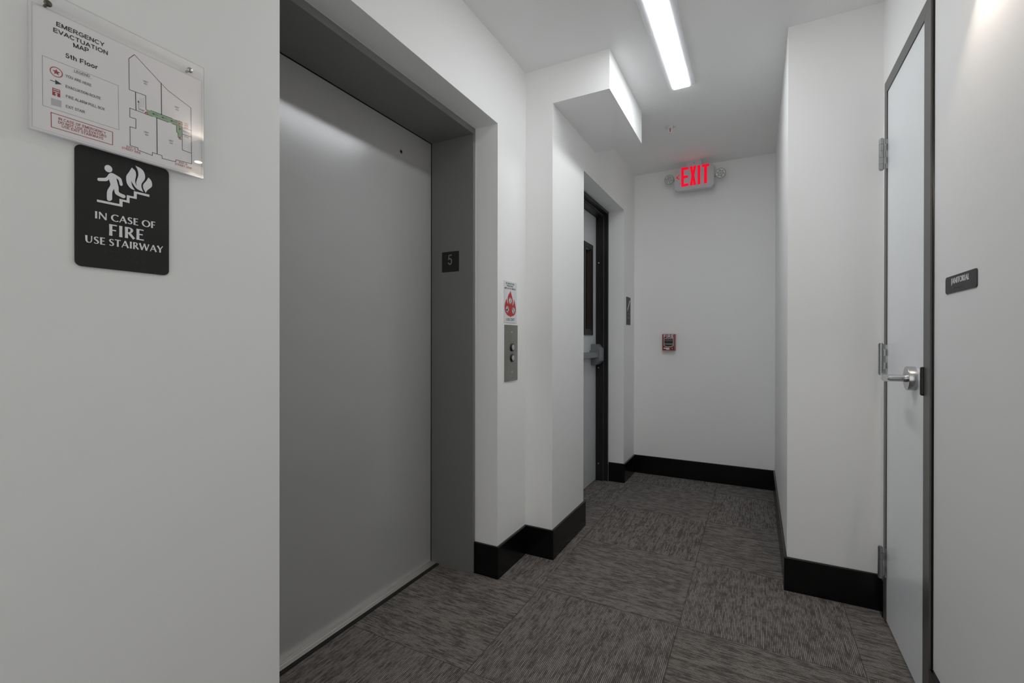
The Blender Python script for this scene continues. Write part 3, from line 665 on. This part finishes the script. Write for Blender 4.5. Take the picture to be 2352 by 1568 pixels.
# ------------------------------------------------------------------ closet door on the right wall
jd = thing('door_3', (0.460, 1.803, 0), AX_UP, 'narrow white closet door in a dark grey frame on right wall', 'door', kind='structure')
FX = -.003
b = MB(); b.box(0, .044, .0622, .5240, .010, 2.1178, .0008); jleaf = b.build('door_leaf', M['leaf'], jd)
b = MB(); b.prism([(0, 0), (.0600, 0), (.0600, 2.1195), (0, 2.167)], FX, .05, axis=0); b.build('frame_jamb', M['jframe'], jd)
b = MB(); b.prism([(.5630, 0), (.5270, 0), (.5270, 2.1195), (.5630, 2.167)], FX, .05, axis=0); b.build('frame_jamb', M['jframe'], jd)
b = MB(); b.prism([(.0608, 2.1195), (.5262, 2.1195), (.5622, 2.167), (.0008, 2.167)], FX, .05, axis=0); b.build('frame_head', M['jframe'], jd)
b = MB(); b.box(.012, .05, .0600, .0632, 0, 2.119); b.box(.012, .05, .5232, .5270, 0, 2.119); b.box(.012, .05, .063, .523, 2.1155, 2.1195)
b.build('leaf_gap_shade', M['gap'], jd)  # black filler between leaf and frame, painted in place of shade
b = MB(); b.cyl((.0045, -.0015, BH), (.0045, -.0015, 2.165), .003, seg=8); b.build('frame_sealant', M['frame'], jd)
b = MB(); b.cyl((.005, .5640, BH), (.005, .5640, 2.168), .0028, seg=8); b.build('caulk_bead', M['caulk'], jd)
# hinges
hb = MB()
HZ = .122
hx, hy = -.0200, .5250
zs = [0, .022, .047, .074, .100, HZ]
for z0_, z1_ in zip(zs, zs[1:]): hb.cyl((hx, hy, z0_ + .0006), (hx, hy, z1_ - .0006), .0085, seg=18)
hb.cyl((hx, hy, -.003), (hx, hy, HZ + .003), .0060, seg=14)
hinge = hb.build('hinge', M['chrome'], jd)
b = MB(); b.box(hx + .005, .0015, hy - .0035, hy - .0012, .022, .047); b.box(hx + .005, .0015, hy - .0035, hy - .0012, .074, .100)
b.box(-.0058, .0015, hy - .0035, hy - .0012, .002, HZ - .004)
b.build('hinge_plate', M['chrome'], hinge)
hinge.location = (0, 0, .180)
for z_ in (.993, 1.811): dup(hinge, jd, (0, 0, z_))
# lever handle
lv = MB()
cyL, czL = 1.964 - 1.803, 1.003
lv.lathe((0, cyL, czL), (-1, 0, 0), [(.0392, -.001), (.0392, .020), (.0382, .0222), (.013, .0222), (.0125, .028), (.0118, .028)], 40)
lv.cyl((-.022, cyL, czL), (-.074, cyL, czL - .001), .0112, seg=24)
lv_o = lv.build('lever_handle', M['steel'], jd)
b = MB(); b.prism([(-.086, cyL - .011), (-.068, cyL - .011), (-.054, cyL + .105), (-.068, cyL + .105)], czL - .0120, czL + .0105)
bmesh.ops.bevel(b.bm, geom=b.bm.edges[:], offset=.002, segments=2, affect='EDGES'); b.build('lever_arm', M['steel'], lv_o)
b = MB(); b.lathe((-.0705, cyL - .0105, czL - .004), (0, -1, 0), [(.003, 0), (.0022, .0012), (0, .0014)], 10); b.lathe((-.034, cyL - .0110, czL - .001), (0, -1, 0), [(.0016, 0), (.001, .0006), (0, .0007)], 8); b.build('set_screw', M['screw_dark'], lv_o)
b = MB()
b.box(-.0115, .010, .0515, .0640, .957, 1.046, .0045, 3)
b.build('latch_lip', M['black'], jd)

# ------------------------------------------------------------------ evacuation map
MAP = GEN['map']
mp = thing('evacuation_map', (XL, .305, 1.48), AX_LEFT, 'clear acrylic panel with the printed evacuation floor plan, screwed to left wall', 'sign')
AX0, AX1, AZ0, AZ1 = -.0017, .2758, -.0020, .2421       # the panel stands about a centimetre off the wall
b = MB(); b.prism(rrect(AX0, AX1, AZ0, AZ1, .003), .0105, .0135)
b.build('acrylic_panel', M['acrylic'], mp)
b = MB(); outer = rrect(AX0, AX1, AZ0, AZ1, .003); inner = rrect(AX0 + .0009, AX1 - .0009, AZ0 + .0009, AZ1 - .0009, .0025)
for i in range(len(outer)):
    j = (i + 1) % len(outer)
    for z_, zz in ((.0104, .0136),):
        b.face([(*outer[i], z_), (*outer[j], z_), (*outer[j], zz), (*outer[i], zz)])
        b.face([(*outer[i], zz), (*outer[j], zz), (*inner[j], zz), (*inner[i], zz)])
b.build('panel_edge', M['edge'], mp)
b = MB(); b.box(AX0 + .0035, AX1 - .0045, AZ0 + .003, AZ0 + .2135, .0092, .0098)
sheet = b.build('paper_sheet', M['paper'], mp)
INK = {'k': 'ink', 'g': 'ink_grey', 'f': 'ink_faint', 'r': 'ink_red', 'o': 'ink_orange'}
texts = list(MAP['text'])
def put_text(name, items):
    b = MB()
    for s, a_, b_, h_, c in items: add_sans(b, s, a_, b_, h_, .0099, wt=(.185 if c == 'k' else .15))
    b.build(name, M[INK[items[0][4]]], sheet)
put_text('title_lettering', [t for t in texts if t[4] == 'k'])
for t in texts:
    if t[4] == 'g': put_text('legend_lettering', [t])
put_text('warning_lettering', [t for t in texts if t[4] == 'r' and not t[0].startswith(('EXIT', 'STREET'))])
rm = [t for t in texts if t[4] == 'f']
for i in range(0, 8, 2): put_text('room_lettering', rm[i:i + 2])
for t in rm[8:]: put_text('room_lettering', [t])
ex_ = [t for t in texts if t[4] == 'r' and t[0].startswith(('EXIT', 'STREET'))]
put_text('street_exit_lettering', ex_[:2]); put_text('street_exit_lettering', ex_[2:])
put_text('location_lettering', [t for t in texts if t[4] == 'o'])
b = MB(); b.flat(MAP['poly'][0][0], .00985); b.build('route_shading', M['ink_pale'], sheet)
for c, nm in (('k', 'plan_outline'), ('g', 'legend_frame'), ('r', 'warning_frame'), ('f', 'stair_treads')):
    b = MB()
    for pts, w, cc in MAP['lines']:
        if cc == c: b.line(pts, w, .0099)
    if c == 'f': b.line([(.0045, .004), (.2725, .004), (.2725, .213), (.0045, .213), (.0045, .004)], .0003, .0099)
    b.build(nm, M[INK[c]], sheet)
def arrow(b, a_, c_, w, hl, hw, z):
    a_, c_ = Vector(a_), Vector(c_); d = (c_ - a_).normalized(); n = Vector((-d.y, d.x)); m = c_ - d * hl
    b.line([a_, m], w, z); b.face([(*(m + n * hw), z), (*(m - n * hw), z), (*c_, z)])
for a_, c_ in MAP['arrows']:
    b = MB(); arrow(b, a_, c_, .0006, .0045, .0017, .0100); b.build('route_arrow', M['ink_green'], sheet)
b = MB(); arrow(b, MAP['legarrow'][0], MAP['legarrow'][1], .0012, .0085, .0040, .0100); b.build('route_arrow', M['ink_green'], sheet)
for c_, r in MAP['circ']:
    b = MB(); n = 32
    for i in range(n):
        t0, t1 = 2 * PI * i / n, 2 * PI * (i + 1) / n
        b.face([(c_[0] + q * math.cos(t), c_[1] + q * math.sin(t), .0100) for q, t in ((r, t0), (r, t1), (r * .86, t1), (r * .86, t0))])
    b.flat([(c_[0] + (r * .62 if i % 2 == 0 else r * .27) * math.sin(PI * i / 5), c_[1] + (r * .62 if i % 2 == 0 else r * .27) * math.cos(PI * i / 5)) for i in range(10)], .0100)
    b.build('star_symbol', M['ink_red'], sheet)
x0, x1 = MAP['pull'][0][0], MAP['pull'][1][0]; y0, y1 = MAP['pull'][2][1], MAP['pull'][0][1]
b = MB(); b.flat([(x0, y0), (x1, y0), (x1, y1), (x0, y1)], .0100); b.build('alarm_symbol', M['ink_red'], sheet)
for c_, r in MAP['house']:
    b = MB()
    b.flat([(c_[0] - r / 2, c_[1] - r * .5), (c_[0] + r / 2, c_[1] - r * .5), (c_[0] + r / 2, c_[1] + r * .2), (c_[0], c_[1] + r * .7), (c_[0] - r / 2, c_[1] + r * .2)], .0100)
    b.build('alarm_symbol', M['ink_red'], sheet)
    b = MB(); b.flat(circle((c_[0], c_[1] - r * .1), r * .2, 8), .0102); b.build('symbol_cutout', M['paper'], sheet)
b = MB()
b.flat(circle(((x0 + x1) / 2, y0 + (y1 - y0) * .32), (y1 - y0) * .13, 12), .0102)
b.flat([((x0 + x1) / 2 - .0012, y0), ((x0 + x1) / 2 + .0012, y0), ((x0 + x1) / 2 + .0012, y0 + .0035), ((x0 + x1) / 2 - .0012, y0 + .0035)], .0102)
b.line([(x0 + .0015, y1 - .0022), (x1 - .0015, y1 - .0022)], .0012, .0102); b.line([(x0 + .0015, y1 - .0055), (x1 - .0015, y1 - .0055)], .0012, .0102)
b.build('symbol_cutout', M['paper'], sheet)
S4 = MAP['stair']
b = MB(); b.flat(S4, .0099)
b.build('stair_symbol', mat('stair_symbol_ink', (.58, .58, .59), .8), sheet)
for (u, v), m_, lab in zip(MAP['screws'], ('screw_dark', 'screw'), ('dark bronze screw', 'bright steel screw')):
    b = MB(); b.cyl((u, v, 0), (u, v, .0138), .0025, seg=12); b.lathe((u, v, .0135), (0, 0, 1), [(.0056, 0), (.0055, .001), (.0042, .0028), (.0018, .0036), (0, .0037)], 20)
    o = b.build('screw', M[m_], mp); o['label'] = lab

# ------------------------------------------------------------------ stairway fire sign
FS = GEN['fire']
fs = thing('fire_stairway_sign', (XL, .367, 1.26), AX_LEFT, 'large black sign with a figure fleeing flames, below the evacuation map', 'sign')
b = MB(); b.prism(rrect(0, .150, 0, .2195, .010), 0, .0035)
b.build('plaque', M['sign'], fs)
b = MB()
Z0, Z1 = .0030, .0044
b.prism(smooth(FS['person'], 75), Z0, Z1); b.prism(circle(FS['head'][0], .0059, 28, .0067), Z0, Z1); b.prism(FS['stairs'], Z0, Z1)
for f_ in FS['flames']: b.prism(smooth(f_), Z0, Z1)
b.build('pictogram', M['letter'], fs)
b = MB()
for s, a_, b_, h_ in FS['text']: add_flared(b, s, a_, b_, h_, Z0, Z1)
b.build('lettering', M['letter'], fs)
b = MB(); q = FS['braille']
add_braille(b, 'in case of fire', (q[0][0], q[0][1] + .005), (q[1][0], q[1][1] + .002), .0035)
add_braille(b, 'use stairway', (q[2][0], q[2][1] + .003), (q[3][0], q[3][1] + .002), .0035)
b.build('braille_dots', M['sign_grey'], fs)

# ------------------------------------------------------------------ lift notice and call buttons
NT = GEN['notice']
nt = thing('elevator_fire_notice', (XL, 1.966, 1.215), AX_LEFT, 'white notice with a red flame above the lift call buttons', 'sign')
b = MB(); b.prism(rrect(0, .130, 0, .203, .002), 0, .003); b.build('panel', M['white_panel'], nt)
b = MB(); b.flat([((x - .061) * 1.035 + .061, (y - .09) * 1.02 + .09) for x, y in smooth(NT['flame'], 60)], .0031); b.build('flame_outline', M['flame_edge'], nt)
b = MB(); b.flat(smooth(NT['flame'], 60), .0033); fl = b.build('flame', M['flame'], nt)
for c_ in NT['circ']:
    b = MB(); b.flat(circle(c_, .0165, 28), .0036); b.build('symbol_rim', M['letter'], fl)
FIGS = [
    [([(0, .009), (.0, .005)], .004), ([(0, .004), (-.002, -.003)], .004), ([(0, .002), (.005, -.002)], .002), ([(-.002, -.003), (.004, -.006), (.002, -.011)], .0025), ([(-.002, -.003), (-.005, -.009)], .0025)],
    [([(-.001, .008), (.003, .004)], .004), ([(-.003, .003), (.006, -.003)], .003), ([(-.009, -.003), (-.002, -.004)], .006), ([(-.002, -.001), (.003, -.008), (.008, -.009)], .003), ([(.004, .003), (.008, .007)], .002)],
    [([(-.005, .009), (-.003, .006)], .004), ([(-.008, .006), (-.004, .001), (.002, -.002)], .003), ([(-.002, .003), (.003, -.004), (.009, -.009)], .0035), ([(.0, -.004), (-.001, -.010)], .003)]]
for c_, parts in zip(NT['circ'], FIGS):
    b = MB(); n = 28
    for i in range(n):
        t0, t1 = 2 * PI * i / n, 2 * PI * (i + 1) / n
        b.face([(c_[0] + q * math.cos(t), c_[1] + q * math.sin(t), .0038) for q, t in ((.0152, t0), (.0152, t1), (.0128, t1), (.0128, t0))])
    for pts, w in parts: b.line([(c_[0] + x, c_[1] + y) for x, y in pts], w, .0039)
    b.build('symbol', M['ink'], fl)
b = MB()
for s, a_, b_, h_ in NT['text'][:3]: add_sans(b, s, a_, b_, h_, .0032, wt=.17)
b.build('notice_lettering', M['ink'], nt)
b = MB()
for s, a_, b_, h_ in NT['text'][3:]: add_sans(b, s, a_, b_, h_, .0032, wt=.17)
b.build('exit_lettering', M['ink'], nt)

cb = thing('call_button_plate', (XL, 1.970, .9245), AX_LEFT, 'brushed steel plate with two round lift call buttons', 'button panel')
b = MB(); b.prism(rrect(0, .134, 0, .279, .0015), 0, .0045); b.build('plate', M['plate'], cb)
def call_button(v):
    b = MB(); b.lathe((.0745, v, .0045), (0, 0, 1), [(.0200, -.001), (.0200, .0035), (.0185, .0050), (.0155, .0040), (.0150, .002), (0, .002)], 30)
    r = b.build('button', M['black'], cb)
    b = MB(); b.lathe((.0745, v, .0045), (0, 0, 1), [(.0148, .0015), (.0146, .0062), (.0130, .0072), (0, .0072)], 30)
    b.build('button_face', M['steel'], r)
call_button(1.0915 - .9245); call_button(1.0390 - .9245)
for u, v in ((.070, 1.167 - .9245), (.074, .969 - .9245)):
    b = MB(); b.lathe((u, v, .0045), (0, 0, 1), [(.0058, -.0005), (.0054, .001), (.003, .0022), (0, .0025)], 16); b.build('screw', M['screw'], cb)

# ------------------------------------------------------------------ exit sign
YX = 3.875
ex = thing('exit_sign', (-.4375, YX + .022, 2.405), AX_FRONT, 'illuminated red EXIT sign with two lamp heads under the ceiling', 'exit sign')
cy0 = 2.405
b = MB()
outl = [(-.145, .085 - .03), (-.115, .094), (.118, .094), (.1455, .066), (.1455, -.058), (.115, -.0895), (-.112, -.0785), (-.145, -.048)]
outl = rrect(-.1455, .1455, -.0885, .0945, .030, 6)
b.prism(outl, -.022, .022)
bmesh.ops.bevel(b.bm, geom=[e for e in b.bm.edges if abs(e.verts[0].co.z - e.verts[1].co.z) < 1e-5 and e.verts[0].co.z > 0], offset=.003, segments=2, affect='EDGES')
hs = b.build('housing', M['exit_body'], ex)
b = MB(); b.prism(rrect(-.056, .056, .092, ZC - cy0, .004), -.020, .021); can = b.build('canopy', M['exit_body'], ex)
b = MB(); b.lathe((.000, .115, .021), (0, 0, 1), [(.0035, 0), (.003, .001), (0, .0012)], 10); b.build('canopy_screw', M['screw_dark'], can)
b = MB()
zf0, zf1 = .0225, .0240
def bar(x0, x1, y0, y1): b.box(x0, x1, y0, y1, zf0, zf1)
lx = .4375
hB, hT = 2.3475 - cy0, 2.4965 - cy0
e0, e1 = -.5315 + lx, -.478 + lx
bar(e0, e0 + .0195, hB, hT); bar(e0 + .0195, e1, hT - .020, hT); bar(e0 + .0195, e1 - .003, (hB + hT) / 2 - .0105, (hB + hT) / 2 + .0095); bar(e0 + .0195, e1, hB, hB + .020)
x0, x1 = -.4685 + lx, -.4215 + lx
xm = (x0 + x1) / 2; w = .0205; ym = (hB + hT) / 2
b.prism([(x0, hT), (x0 + w, hT), (xm, ym + .034), (x1 - w, hT), (x1, hT), (xm + .0105, ym), (x1, hB), (x1 - w, hB), (xm, ym - .034), (x0 + w, hB), (x0, hB), (xm - .0105, ym)], zf0, zf1)
bar(-.4105 + lx, -.3905 + lx, hB, hT)
t0, t1 = -.379 + lx, -.327 + lx
bar(t0, t1, hT - .020, hT); bar((t0 + t1) / 2 - .0105, (t0 + t1) / 2 + .0105, hB, hT - .020)
b.build('exit_letters', M['exit_red'], ex)
b = MB(); ax_ = -.5725 + lx; ay = 2.4245 - cy0
b.prism([(ax_, ay), (ax_ + .024, ay + .019), (ax_ + .031, ay + .019), (ax_ + .013, ay), (ax_ + .031, ay - .019), (ax_ + .024, ay - .019)], zf0, zf1)
b.build('direction_arrow', emit('exit_arrow_lit', (1.0, .012, .04), EXIT_GLOW * .55), ex)
def lamp_head(u, v, tilt):
    a = Vector((tilt, -.25, 1)).normalized()
    o0 = Vector((u, v, -.004))
    b = MB()
    b.lathe(o0, a, [(.0, -.032), (.022, -.030), (.033, -.012), (.0375, .0), (.0375, .006), (.0345, .008), (.0335, .005), (.0, .005)], 32)
    s = -1 if u < 0 else 1
    b.cyl((s * .143, v - .012, -.004), (u, v - .006, -.016), .010, seg=14)
    r = b.build('lamp_head', M['lens_ring'], ex)
    b = MB(); b.lathe(o0, a, [(.0332, .0052), (.032, .0075), (.0, .0080)], 32); l1 = b.build('reflector', M['lens_bright'], r)
    b = MB()
    p = a.orthogonal().normalized(); q = a.cross(p)
    for i in range(7):
        c_ = o0 + a * .0074 + ((p * math.cos(i * PI / 3) + q * math.sin(i * PI / 3)) * .0195 if i < 6 else Vector((0, 0, 0)))
        b.lathe(c_, a, [(.0092, 0), (.0085, .002), (.005, .0038), (0, .0044)], 14)
    b.build('lens', M['lens_clear'], r)
lamp_head(-.627 + lx, 2.4280 - cy0, -.12)
lamp_head(-.2485 + lx, 2.4175 - cy0, .05)

# ------------------------------------------------------------------ sprinkler
sp = thing('sprinkler_head', (-.508, 3.188, ZC), AX_UP, 'small white fire sprinkler with a red bulb in the ceiling', 'sprinkler')
b = MB(); b.lathe((0, 0, 0), (0, 0, -1), [(.039, -.0005), (.039, .002), (.034, .0045), (.026, .006), (.0245, .003), (.018, .003), (.017, .010), (.011, .014), (0, .014)], 36)
b.build('escutcheon', M['fixture'], sp)
b = MB()
for s in (-1, 1):
    b.cyl((s * .010, 0, -.012), (s * .011, 0, -.028), .0022, seg=10); b.cyl((s * .011, 0, -.028), (s * .002, 0, -.044), .0022, seg=10)
b.lathe((0, 0, -.042), (0, 0, -1), [(.004, -.002), (.004, .004), (.013, .0048), (.013, .0062), (0, .0066)], 24)
b.build('frame_arms', M['fixture'], sp)
b = MB(); b.lathe((0, 0, -.013), (0, 0, -1), [(.0016, 0), (.0028, .003), (.0028, .022), (.0016, .027), (0, .0275)], 14); b.build('glass_bulb', M['bulb_red'], sp)

# ------------------------------------------------------------------ fire alarm pull station
ps = thing('fire_alarm_pull_station', (-.640, YBK, 1.1125), AX_FRONT, 'red FIRE alarm pull station on the end wall', 'fire alarm')
b = MB(); b.prism(rrect(-.0515, .0515, -.069, .069, .006), 0, .040)
bmesh.ops.bevel(b.bm, geom=[e for e in b.bm.edges if e.verts[0].co.z > .03 and e.verts[1].co.z > .03], offset=.004, segments=2, affect='EDGES')
b.build('housing', M['red'], ps)
b = MB()
pts = rrect(-.0490, .0490, -.0660, .0660, .004)
b.line(pts + [pts[0]], .0012, .0404)
q = [(-.037, .032), (.037, .032), (.036, -.026), (.020, -.034), (0, -.037), (-.020, -.034), (-.036, -.026), (-.037, .032)]
b.line(q, .0035, .0406); b.line([(-.036, -.013), (.036, -.013)], .0035, .0406)
b.build('silver_outline', M['silver'], ps)
b = MB(); b.prism([(-.0355, .030), (.0355, .030), (.0345, -.026), (.019, -.033), (0, -.036), (-.019, -.033), (-.0345, -.026)], .036, .0402); b.build('pull_recess', M['black'], ps)
b = MB(); b.box(-.029, .029, -.010, .026, .039, .044, .002); hd = b.build('pull_handle', M['black'], ps)
b = MB()
b.prism([(-.030, .012), (-.024, .012), (-.027, .024)], .0438, .0446); b.prism([(.030, .012), (.024, .012), (.027, .024)], .0438, .0446)
add_sans(b, 'PULL IN', (-.019, .019), (.019, .019), .006, .0440); add_sans(b, 'THEN DOWN', (-.021, .0105), (.021, .0105), .006, .0440)
b.build('handle_lettering', M['letter_dim'], hd)
b = MB(); add_sans(b, 'FIRE', (-.0395, .0385), (.040, .0385), .0245, .0400, wt=.17, thick=.0008, track=.16); b.build('fire_lettering', M['letter'], ps)
b = MB(); b.box(-.039, .006, -.0515, -.0445, .0402, .0406); b.box(-.019, .006, -.0600, -.0545, .0402, .0406); b.build('maker_mark', M['letter'], ps)
b = MB(); b.lathe((.034, -.052, .040), (0, 0, 1), [(.0095, 0), (.0095, .003), (.008, .004), (0, .004)], 24); lk = b.build('key_lock', M['black'], ps)
b = MB(); b.prism([(.0265, -.047), (.029, -.0445), (.036, -.056), (.033, -.056)], .0435, .0445); b.build('key_slot', M['silver'], lk)

# ------------------------------------------------------------------ closet sign
JS = GEN['jan']
js = thing('janitorial_sign', (XR2, 1.70, 1.2555), AX_RIGHT, 'small charcoal JANITORIAL sign beside the closet door', 'sign')
b = MB(); b.prism(rrect(0, .2065, 0, .0455, .0075), 0, .0024)
bmesh.ops.bevel(b.bm, geom=[e for e in b.bm.edges if e.verts[0].co.z > .002 and e.verts[1].co.z > .002], offset=.0005, segments=2, affect='EDGES')
b.build('plaque', M['sign_grey'], js)
b = MB(); add_flared(b, 'JANITORIAL', (JS[0][0] - .010, .0238), (JS[1][0] - .010, .0238), .0148, .0022, .0028); b.build('lettering', M['letter'], js)
b = MB(); add_braille(b, 'janitorial', (.066, .0125), (.130, .0125), .0024); b.build('braille_dots', M['sign'], js)

# ------------------------------------------------------------------ ceiling strip light
LX0, LX1, LY0, LY1 = -.4125, -.3295, 1.50, 2.712
cl = thing('ceiling_strip_light', ((LX0 + LX1) / 2, (LY0 + LY1) / 2, ZC), AX_UP, 'long narrow lit white strip light on the ceiling', 'ceiling light')
hw = (LX1 - LX0) / 2; hl = (LY1 - LY0) / 2
b = MB()
b.box(-.0735, -hw, -hl, hl, -.010, .001, .002); b.box(hw, .0735, -hl, hl, -.010, .001, .002)
b.box(-hw, hw, -hl - .002, -hl, -.010, .001); b.box(-hw, hw, hl, hl + .002, -.010, .001)
b.build('trim', M['fixture'], cl)
b = MB(); b.box(-hw, hw, -hl, hl, -.013, -.001, .001)
b.build('diffuser', M['lamp'], cl)

# ------------------------------------------------------------------ wall sconce (above the frame; seen mirrored in the acrylic)
sc = thing('wall_sconce', (XR2, 1.386, 2.0975), AX_RIGHT, 'small square up-and-down wall lamp mirrored in the acrylic map', 'wall lamp')
b = MB()
hs_, hz_, dp = .053, .052, .100
b.box(-hs_, hs_, -hz_ + .004, hz_ - .004, 0, dp, .002)
bd = b.build('lamp_body', M['sconce'], sc)
def lens_disc(u, v, s):
    b = MB(); b.lathe((u, v, .046), (0, s, 0), [(.016, 0), (.016, .0015), (0, .0018)], 20); return b.build('led_lens', M['led'], bd)
for u in (-.026, .026):
    for s in (-1, 1):
        lens_disc(u, s * (hz_ - .004), s)
        ld = bpy.data.lights.new('sconce_beam', 'SPOT'); ld.energy = SCONCE * (1.0 if s < 0 else 1.0); ld.color = (1.0, .85, .73)
        ld.spot_size = math.radians(104); ld.spot_blend = .35; ld.shadow_soft_size = .006
        lo = bpy.data.objects.new('sconce_beam', ld); COL.objects.link(lo); lo.parent = sc
        # beam along local +-v : spot points down its -Z
        lo.matrix_local = Matrix.Translation((u, s * (hz_ + .002), .046)) @ (Matrix.Rotation(math.radians(90), 4, 'X') if s < 0 else Matrix.Rotation(math.radians(-90), 4, 'X')) if False else Matrix.Translation((u, s * (hz_ + .002), .046)) @ Matrix.Rotation(math.radians(90 if s > 0 else -90), 4, 'X')
